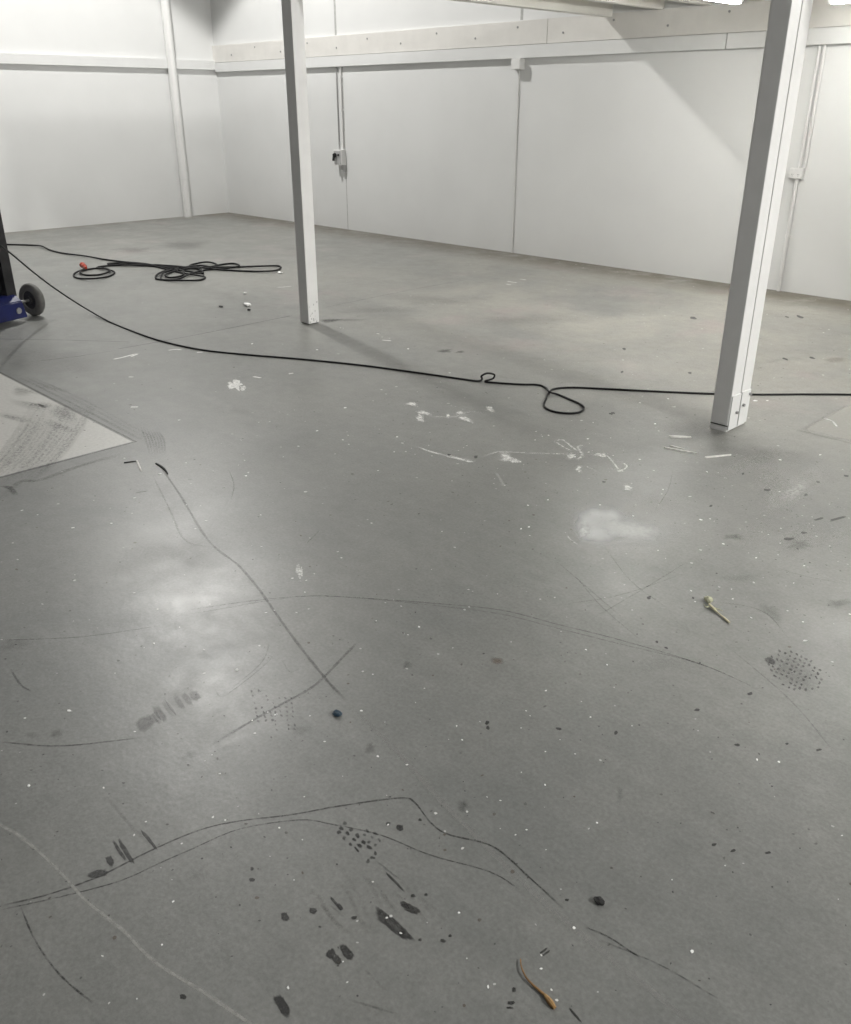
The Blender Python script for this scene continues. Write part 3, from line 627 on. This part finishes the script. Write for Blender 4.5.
def Hc(*px):
    out = []
    for i, (x, y) in enumerate(px): out.append(P(x, y, 0.0098 + (0.010 if i % 3 == 1 else 0.0)))
    return out
path = [(-40, 243), (-15, 243.5), (8, 244.5), (28, 245), (41, 246), (50, 250), (62, 253), (85, 256), (105, 259.5), (125, 262), (147, 264), (162, 268), (178, 272), (195, 275), (205, 277), (200, 280), (182, 280.5), (166, 280),
        (156, 278.5), (158, 274), (168, 270), (185, 267), (200, 265.5), (215, 267), (240, 266.8), (265, 266), (279, 266), (280, 268.5), (272, 271), (250, 271.2), (225, 270), (205, 268), (190, 266), (196, 263.5),
        (207, 262), (215, 263.5), (216, 266), (200, 268), (185, 269), (172, 272), (165, 275), (170, 277.5), (182, 275.5), (183, 271), (172, 268.5), (150, 266), (128, 265), (111, 264.5), (109, 263.5), (125, 263),
        (150, 265), (175, 267.5), (205, 267.5), (222, 264.5), (234, 263.5), (239, 266), (228, 268), (205, 270), (190, 274), (178, 279), (162, 279.5), (163, 273), (176, 270), (190, 271.5), (203, 273.5), (198, 269), (180, 266.5), (150, 264.8), (112, 265.5), (97, 267.5),
        (108, 269.5), (114.5, 272.5), (108, 276.5), (93, 278.6), (79, 278.3), (73.5, 275.5), (78, 271.5), (90, 269), (104, 268), (110, 271), (100, 274.5), (86, 275), (80, 272), (86, 268)]
ec = cord('extension_cord', Hc(*path), 0.0095, 'heavy black extension cord coiled on the floor with an orange-red plug', 7)
a = P(86, 268, 0.03); b = P(83, 265.5, 0.04)
bm = bmesh.new(); cyl(bm, a, a.lerp(b, .45), 0.014, 16, r2=0.022, bev=.002); cyl(bm, a.lerp(b, .45), b, 0.026, 18, bev=.003); cyl(bm, b, b + (b - a) * .3, 0.03, 18, bev=.003)
for f in bm.faces: f.smooth = True
child('plug', bm, M['plug'], ec)

# ------------------------------------------------------------ trolley at the left edge
wc = P(35, 315.5, 0); ang = math.atan2(-0.95, 0.31)     # local +x = along the axle, away from the wheel
tr = empty('lifting_trolley', wc, 'blue and black wheeled lifting trolley cut off by the left edge', 'trolley', rz=ang)
def tc(name, bm, m, par=tr, smooth=False):
    o = obj(name, bm, m, par, smooth); return o
RW = 0.133
def wheel(x):
    bm = bmesh.new(); prof = [(-.03, .075), (-.03, .108), (-.024, .125), (-.012, .133), (.012, .133), (.024, .125), (.03, .108), (.03, .075)]
    n = 40; rings = [[bm.verts.new((x + a, math.cos(PI2 * k / n) * r, RW + math.sin(PI2 * k / n) * r)) for k in range(n)] for a, r in prof]
    for i in range(len(rings)):
        A_, B_ = rings[i], rings[(i + 1) % len(rings)]
        for k in range(n):
            f = bm.faces.new((A_[k], A_[(k + 1) % n], B_[(k + 1) % n], B_[k])); f.smooth = True
    wo = tc('wheel', bm, M['tyre'])
    bm = bmesh.new(); cyl(bm, (x - .02, 0, RW), (x + .02, 0, RW), 0.076, 32, bev=.003); cyl(bm, (x - .036, 0, RW), (x + .036, 0, RW), 0.03, 20, bev=.002)
    for k in range(5):
        a = PI2 * k / 5; c = Vector((x + .021, math.cos(a) * .052, RW + math.sin(a) * .052)); cyl(bm, c - Vector((.001, 0, 0)), c + Vector((.004, 0, 0)), 0.009, 10)
    tc('hub', bm, M['hub'], wo)
wheel(0.0); wheel(0.72)
bm = bmesh.new(); cyl(bm, (-.05, 0, RW), (.77, 0, RW), .0125, 14); tc('axle', bm, M['zinc'])
# base body: folded blue plate with sloping end
bm = bmesh.new()
pr = [(-.17, .035), (.13, .035), (.13, .17), (.06, .215), (-.17, .215)]
for xa, xb in ((.20, .645),):
    A_ = [bm.verts.new((xa - (.03 if z < .1 else 0), y, z)) for y, z in pr]; B_ = [bm.verts.new((xb + (.03 if z < .1 else 0), y, z)) for y, z in pr]
    bm.faces.new(A_[::-1]); bm.faces.new(B_)
    for i in range(5): bm.faces.new((A_[i], A_[(i + 1) % 5], B_[(i + 1) % 5], B_[i]))
bmesh.ops.bevel(bm, geom=bm.edges[:], offset=.006, segments=2, affect='EDGES')
tc('base', bm, M['blue'])
bm = bmesh.new(); cyl(bm, (.25, .128, .1), (.25, .142, .1), .024, 20, bev=.003); tc('end_cap', bm, M['zinc'])
for x in (.225, .60):
    bm = bmesh.new(); box(bm, x - .045, x + .045, -.165, .055, .2, 1.45, bev=.004); tc('mast_rail', bm, M['mast'])
for z in (.42, .95, 1.40):
    bm = bmesh.new(); box(bm, .15, .57, -.07, -.03, z, z + .06, bev=.003); tc('crossbar', bm, M['mast'])
bm = bmesh.new(); box(bm, .2, .52, -.16, .0, .24, .62, bev=.01); tc('motor_box', bm, M['mast'])
bm = bmesh.new(); h = catmull([Vector((.14, -.04, 1.4)), Vector((.14, -.2, 1.5)), Vector((.36, -.25, 1.52)), Vector((.58, -.2, 1.5)), Vector((.58, -.04, 1.4))], 8); sweep(bm, h, .014); tc('handle', bm, M['mast'])
for s in (.14, .58):
    bm = bmesh.new(); box(bm, s - .04, s + .04, -.85, -.15, .05, .09, bev=.006); tc('leg', bm, M['blue'])
    bm = bmesh.new(); cyl(bm, (s - .02, -.8, .026), (s + .02, -.8, .026), .026, 18, bev=.003); tc('roller', bm, M['hub'])

# ------------------------------------------------------------ loose litter
def thing(name, bm, m, label, cat, group=None, smooth=False):
    bm.verts.ensure_lookup_table(); c = sum((v.co for v in bm.verts), Vector()) / len(bm.verts); c.z = 0
    bmesh.ops.translate(bm, verts=bm.verts, vec=-c); o = obj(name, bm, m, None, smooth, c); return tag(o, label, cat, group)
# pale dried flower stalk
t = empty('dried_flower_stalk', P(716, 608), 'pale dried flower stalk with a seed head lying on bare floor at the right', 'dried plant'); bpy.context.view_layer.update()
bm = bmesh.new(); sweep(bm, catmull([P(709, 604, .010), P(716, 611, .006), P(722, 616, .005), P(729.5, 622.5, .004)], 6), .0042, 8, rf=lambda t: 1 - .3 * t + .25 * math.sin(9 * t)); child('stem', bm, M['straw'], t)
bm = bmesh.new(); bmesh.ops.create_icosphere(bm, subdivisions=3, radius=1)
for v in bm.verts:
    q = 1 + .22 * math.sin(7 * v.co.x + 3 * v.co.z) * math.cos(6 * v.co.y); v.co = Vector((v.co.x * .015 * q, v.co.y * .013 * q, v.co.z * .011 * q + .0125)) + P(708, 602.5)
for f in bm.faces: f.smooth = True
child('seed_head', bm, M['strawhead'], t)
bm = bmesh.new()
for px_ in ([(712, 607), (718, 609), (723, 611)], [(708, 602), (706, 599), (703, 598)], [(710, 606), (706, 607), (704, 604)]):
    sweep(bm, catmull([P(x, y, .007) for x, y in px_], 5), .0028, 6, rf=lambda t: 1 - .7 * t)
child('leaf_wisps', bm, M['strawhead'], t)
# brown curved stem
t = empty('brown_stem', P(532, 985), 'curved brown plant stem with a flattened orange-brown tip on the floor in front', 'dried plant'); bpy.context.view_layer.update()
bm = bmesh.new(); sweep(bm, catmull([P(520.5, 959, .004), P(521.5, 967, .006), P(526, 977, .006), P(532, 984, .005), P(540, 991, .004), P(546, 996, .004)], 6), .0026, 8, rf=lambda t: .45 + .75 * t); child('stem', bm, M['brown'], t)
bm = bmesh.new(); sweep(bm, catmull([P(545, 995, .0045), P(549, 1000, .005), P(552, 1004, .005), P(555, 1008, .004)], 5), .0042, 8, rf=lambda t: .6 + .8 * math.sin(2.6 * t + .2)); child('tip', bm, mat('orange_brown_tip', (.36, .21, .08), .6, noise=.3, scale=80), t)
# wood slivers beside the right post
def sliver(a, b, wd, h, label, m='wood', name='wood_sliver', cat='wood sliver', group=None, curve=0.0):
    A_, B_ = P(*a), P(*b); d = (B_ - A_); s = Vector((-d.y, d.x, 0)).normalized()
    bm = bmesh.new(); n = 8; rings = []
    for i in range(n + 1):
        t_ = i / n; c = A_ + d * t_ + s * curve * math.sin(math.pi * t_); ww = wd * (.35 + .65 * math.sin(math.pi * min(1, .15 + .85 * t_)) * random.uniform(.8, 1))
        rings.append([bm.verts.new(c + s * k * ww + Vector((0, 0, z))) for k, z in ((-1, .0006), (1, .0006), (.8, h), (-.8, h))])
    for a_, b_ in zip(rings, rings[1:]):
        for k in range(4): bm.faces.new((a_[k], a_[(k + 1) % 4], b_[(k + 1) % 4], b_[k]))
    bm.faces.new(rings[0]); bm.faces.new(rings[-1][::-1])
    return thing(name, bm, M[m], label, cat, group)
sliver((669, 437), (691, 438), .011, .008, 'short white wood sliver with dark end lying nearest the foot of the right post')
sliver((664, 448), (697, 454), .007, .006, 'long pale wood sliver, longest of the three in front of the right post')
sliver((670, 446.5), (684, 450), .006, .007, 'narrow pale sliver lying against the longest one in front of the right post')
sliver((705, 458), (731, 455.5), .006, .007, 'thin white sliver pointing right, the one furthest right below the post')
sliver((137, 461), (141.5, 471.5), .0055, .005, 'small pale splinter just beyond the tip of the bare floor patch')
sliver((156, 464), (168, 474.5), .006, .006, 'curved black rubber shred beside the tip of the bare floor patch', 'dirtchip', 'rubber_shred', 'rubber shred', curve=.008)
sliver((124, 463), (136, 461.5), .006, .004, 'dark flat shred touching the edge of the bare floor patch', 'dirtchip', 'rubber_shred', 'rubber shred')
def crumple(px, py, r, m, label, name, cat, flat=.5, seed=1, group=None, asp=1.0):
    rnd = random.Random(seed); c = P(px, py); bm = bmesh.new(); bmesh.ops.create_icosphere(bm, subdivisions=2, radius=1)
    for v in bm.verts:
        q = rnd.uniform(.65, 1.15); v.co = Vector((v.co.x * r * q * asp, v.co.y * r * q, max(0, (v.co.z * q + .9)) * r * flat))
        v.co += Vector((c.x, c.y, .0005))
    return thing(name, bm, M[m], label, cat, group)
crumple(599, 903, .0105, 'dirtchip', 'small black clump of dirt alone on the floor, right of the brown stem', 'dirt_clump', 'debris', .6, 3, asp=1.3)
crumple(337, 715, .0125, 'bluescrap', 'small dark blue scrap at the end of the long scuffed line', 'blue_scrap', 'scrap', .5, 5, asp=1.3)
crumple(247, 306, .03, 'flake', 'crumpled white scrap on the floor between the coiled cord and the left post', 'white_scrap', 'scrap', .5, 8, asp=1.6)
crumple(245, 294, .018, 'flake', 'smaller white scrap just behind the crumpled white scrap', 'white_scrap', 'scrap', .6, 9)
crumple(280, 273.5, .022, 'flake', 'white scrap at the right end of the coiled extension cord', 'white_scrap', 'scrap', .5, 10, asp=2.0)
crumple(249, 310.5, .016, 'dirtchip', 'dark bit of debris in front of the crumpled white scrap', 'dirt_clump', 'debris', .5, 11)
crumple(221, 307, .02, 'dirtchip', 'dark bit of debris left of the crumpled white scrap', 'dirt_clump', 'debris', .3, 12, asp=1.4)
# loose flakes of paint: one of each kind, copied
def flake_mesh(seed):
    rnd = random.Random(seed); n = 7; bm = bmesh.new()
    lo = [bm.verts.new((math.cos(PI2 * k / n) * q, math.sin(PI2 * k / n) * q * .7, 0)) for k, q in ((k, rnd.uniform(.6, 1.1)) for k in range(n))]
    hi = [bm.verts.new((v.co.x * .93, v.co.y * .93, .22 + rnd.uniform(-.04, .12))) for v in lo]
    bm.faces.new(lo[::-1]); bm.faces.new(hi)
    for k in range(n): bm.faces.new((lo[k], lo[(k + 1) % n], hi[(k + 1) % n], hi[k]))
    return bm
LMK = [('the brown stem', 536, 985), ('the dried flower stalk', 716, 608), ('the dark blue scrap', 337, 715), ('the large chalky white patch', 600, 525), ('the foot of the right post', 729, 430), ('the foot of the left post', 309, 322),
       ('the boot print of dark bars', 168, 710), ('the round tread print', 795, 672), ('the black dirt clump', 599, 903), ('the longest oily print', 393, 925), ('the tip of the bare floor patch', 134, 441), ('the white paint blotch', 235, 385),
       ('the large cable loop', 565, 402), ('the small cable loop', 487, 377), ('the white paint smears', 510, 457), ('the lone oily print', 283, 1006), ('the four dark bars', 125, 851), ('the small dotted print', 275, 708), ('the isolated white smear', 300, 571)]
DIRS = ['right of', 'in front and right of', 'in front of', 'in front and left of', 'left of', 'behind and left of', 'behind', 'behind and right of']
protos = []; seen = set()
for x, y, s in sorted(spots, key=lambda q: -q[2]):
    nm, lx, ly = min(LMK, key=lambda l: math.hypot(l[1] - x, l[2] - y))
    dd = DIRS[int(round(math.atan2(y - ly, x - lx) / (math.pi / 4))) % 8]
    if (nm, dd) in seen or math.hypot(lx - x, ly - y) > 130: continue
    seen.add((nm, dd))
    if len(protos) < 5: o = obj('paint_flake', flake_mesh(len(protos) + 20), M['flake']); protos.append(o)
    else: o = protos[len(seen) % 5].copy(); COL.objects.link(o)
    p = P(x, y); d = (p - Vector((0, 0, EYE))).length; q = .75 * s * d / FPX
    o.location = (p.x, p.y, .0007); o.scale = (q, q, q * .8); o.rotation_euler.z = random.uniform(0, 6.28)
    tag(o, 'loose white paint flake ' + dd + ' ' + nm, 'paint flake', 'loose white paint flakes scattered over the floor')
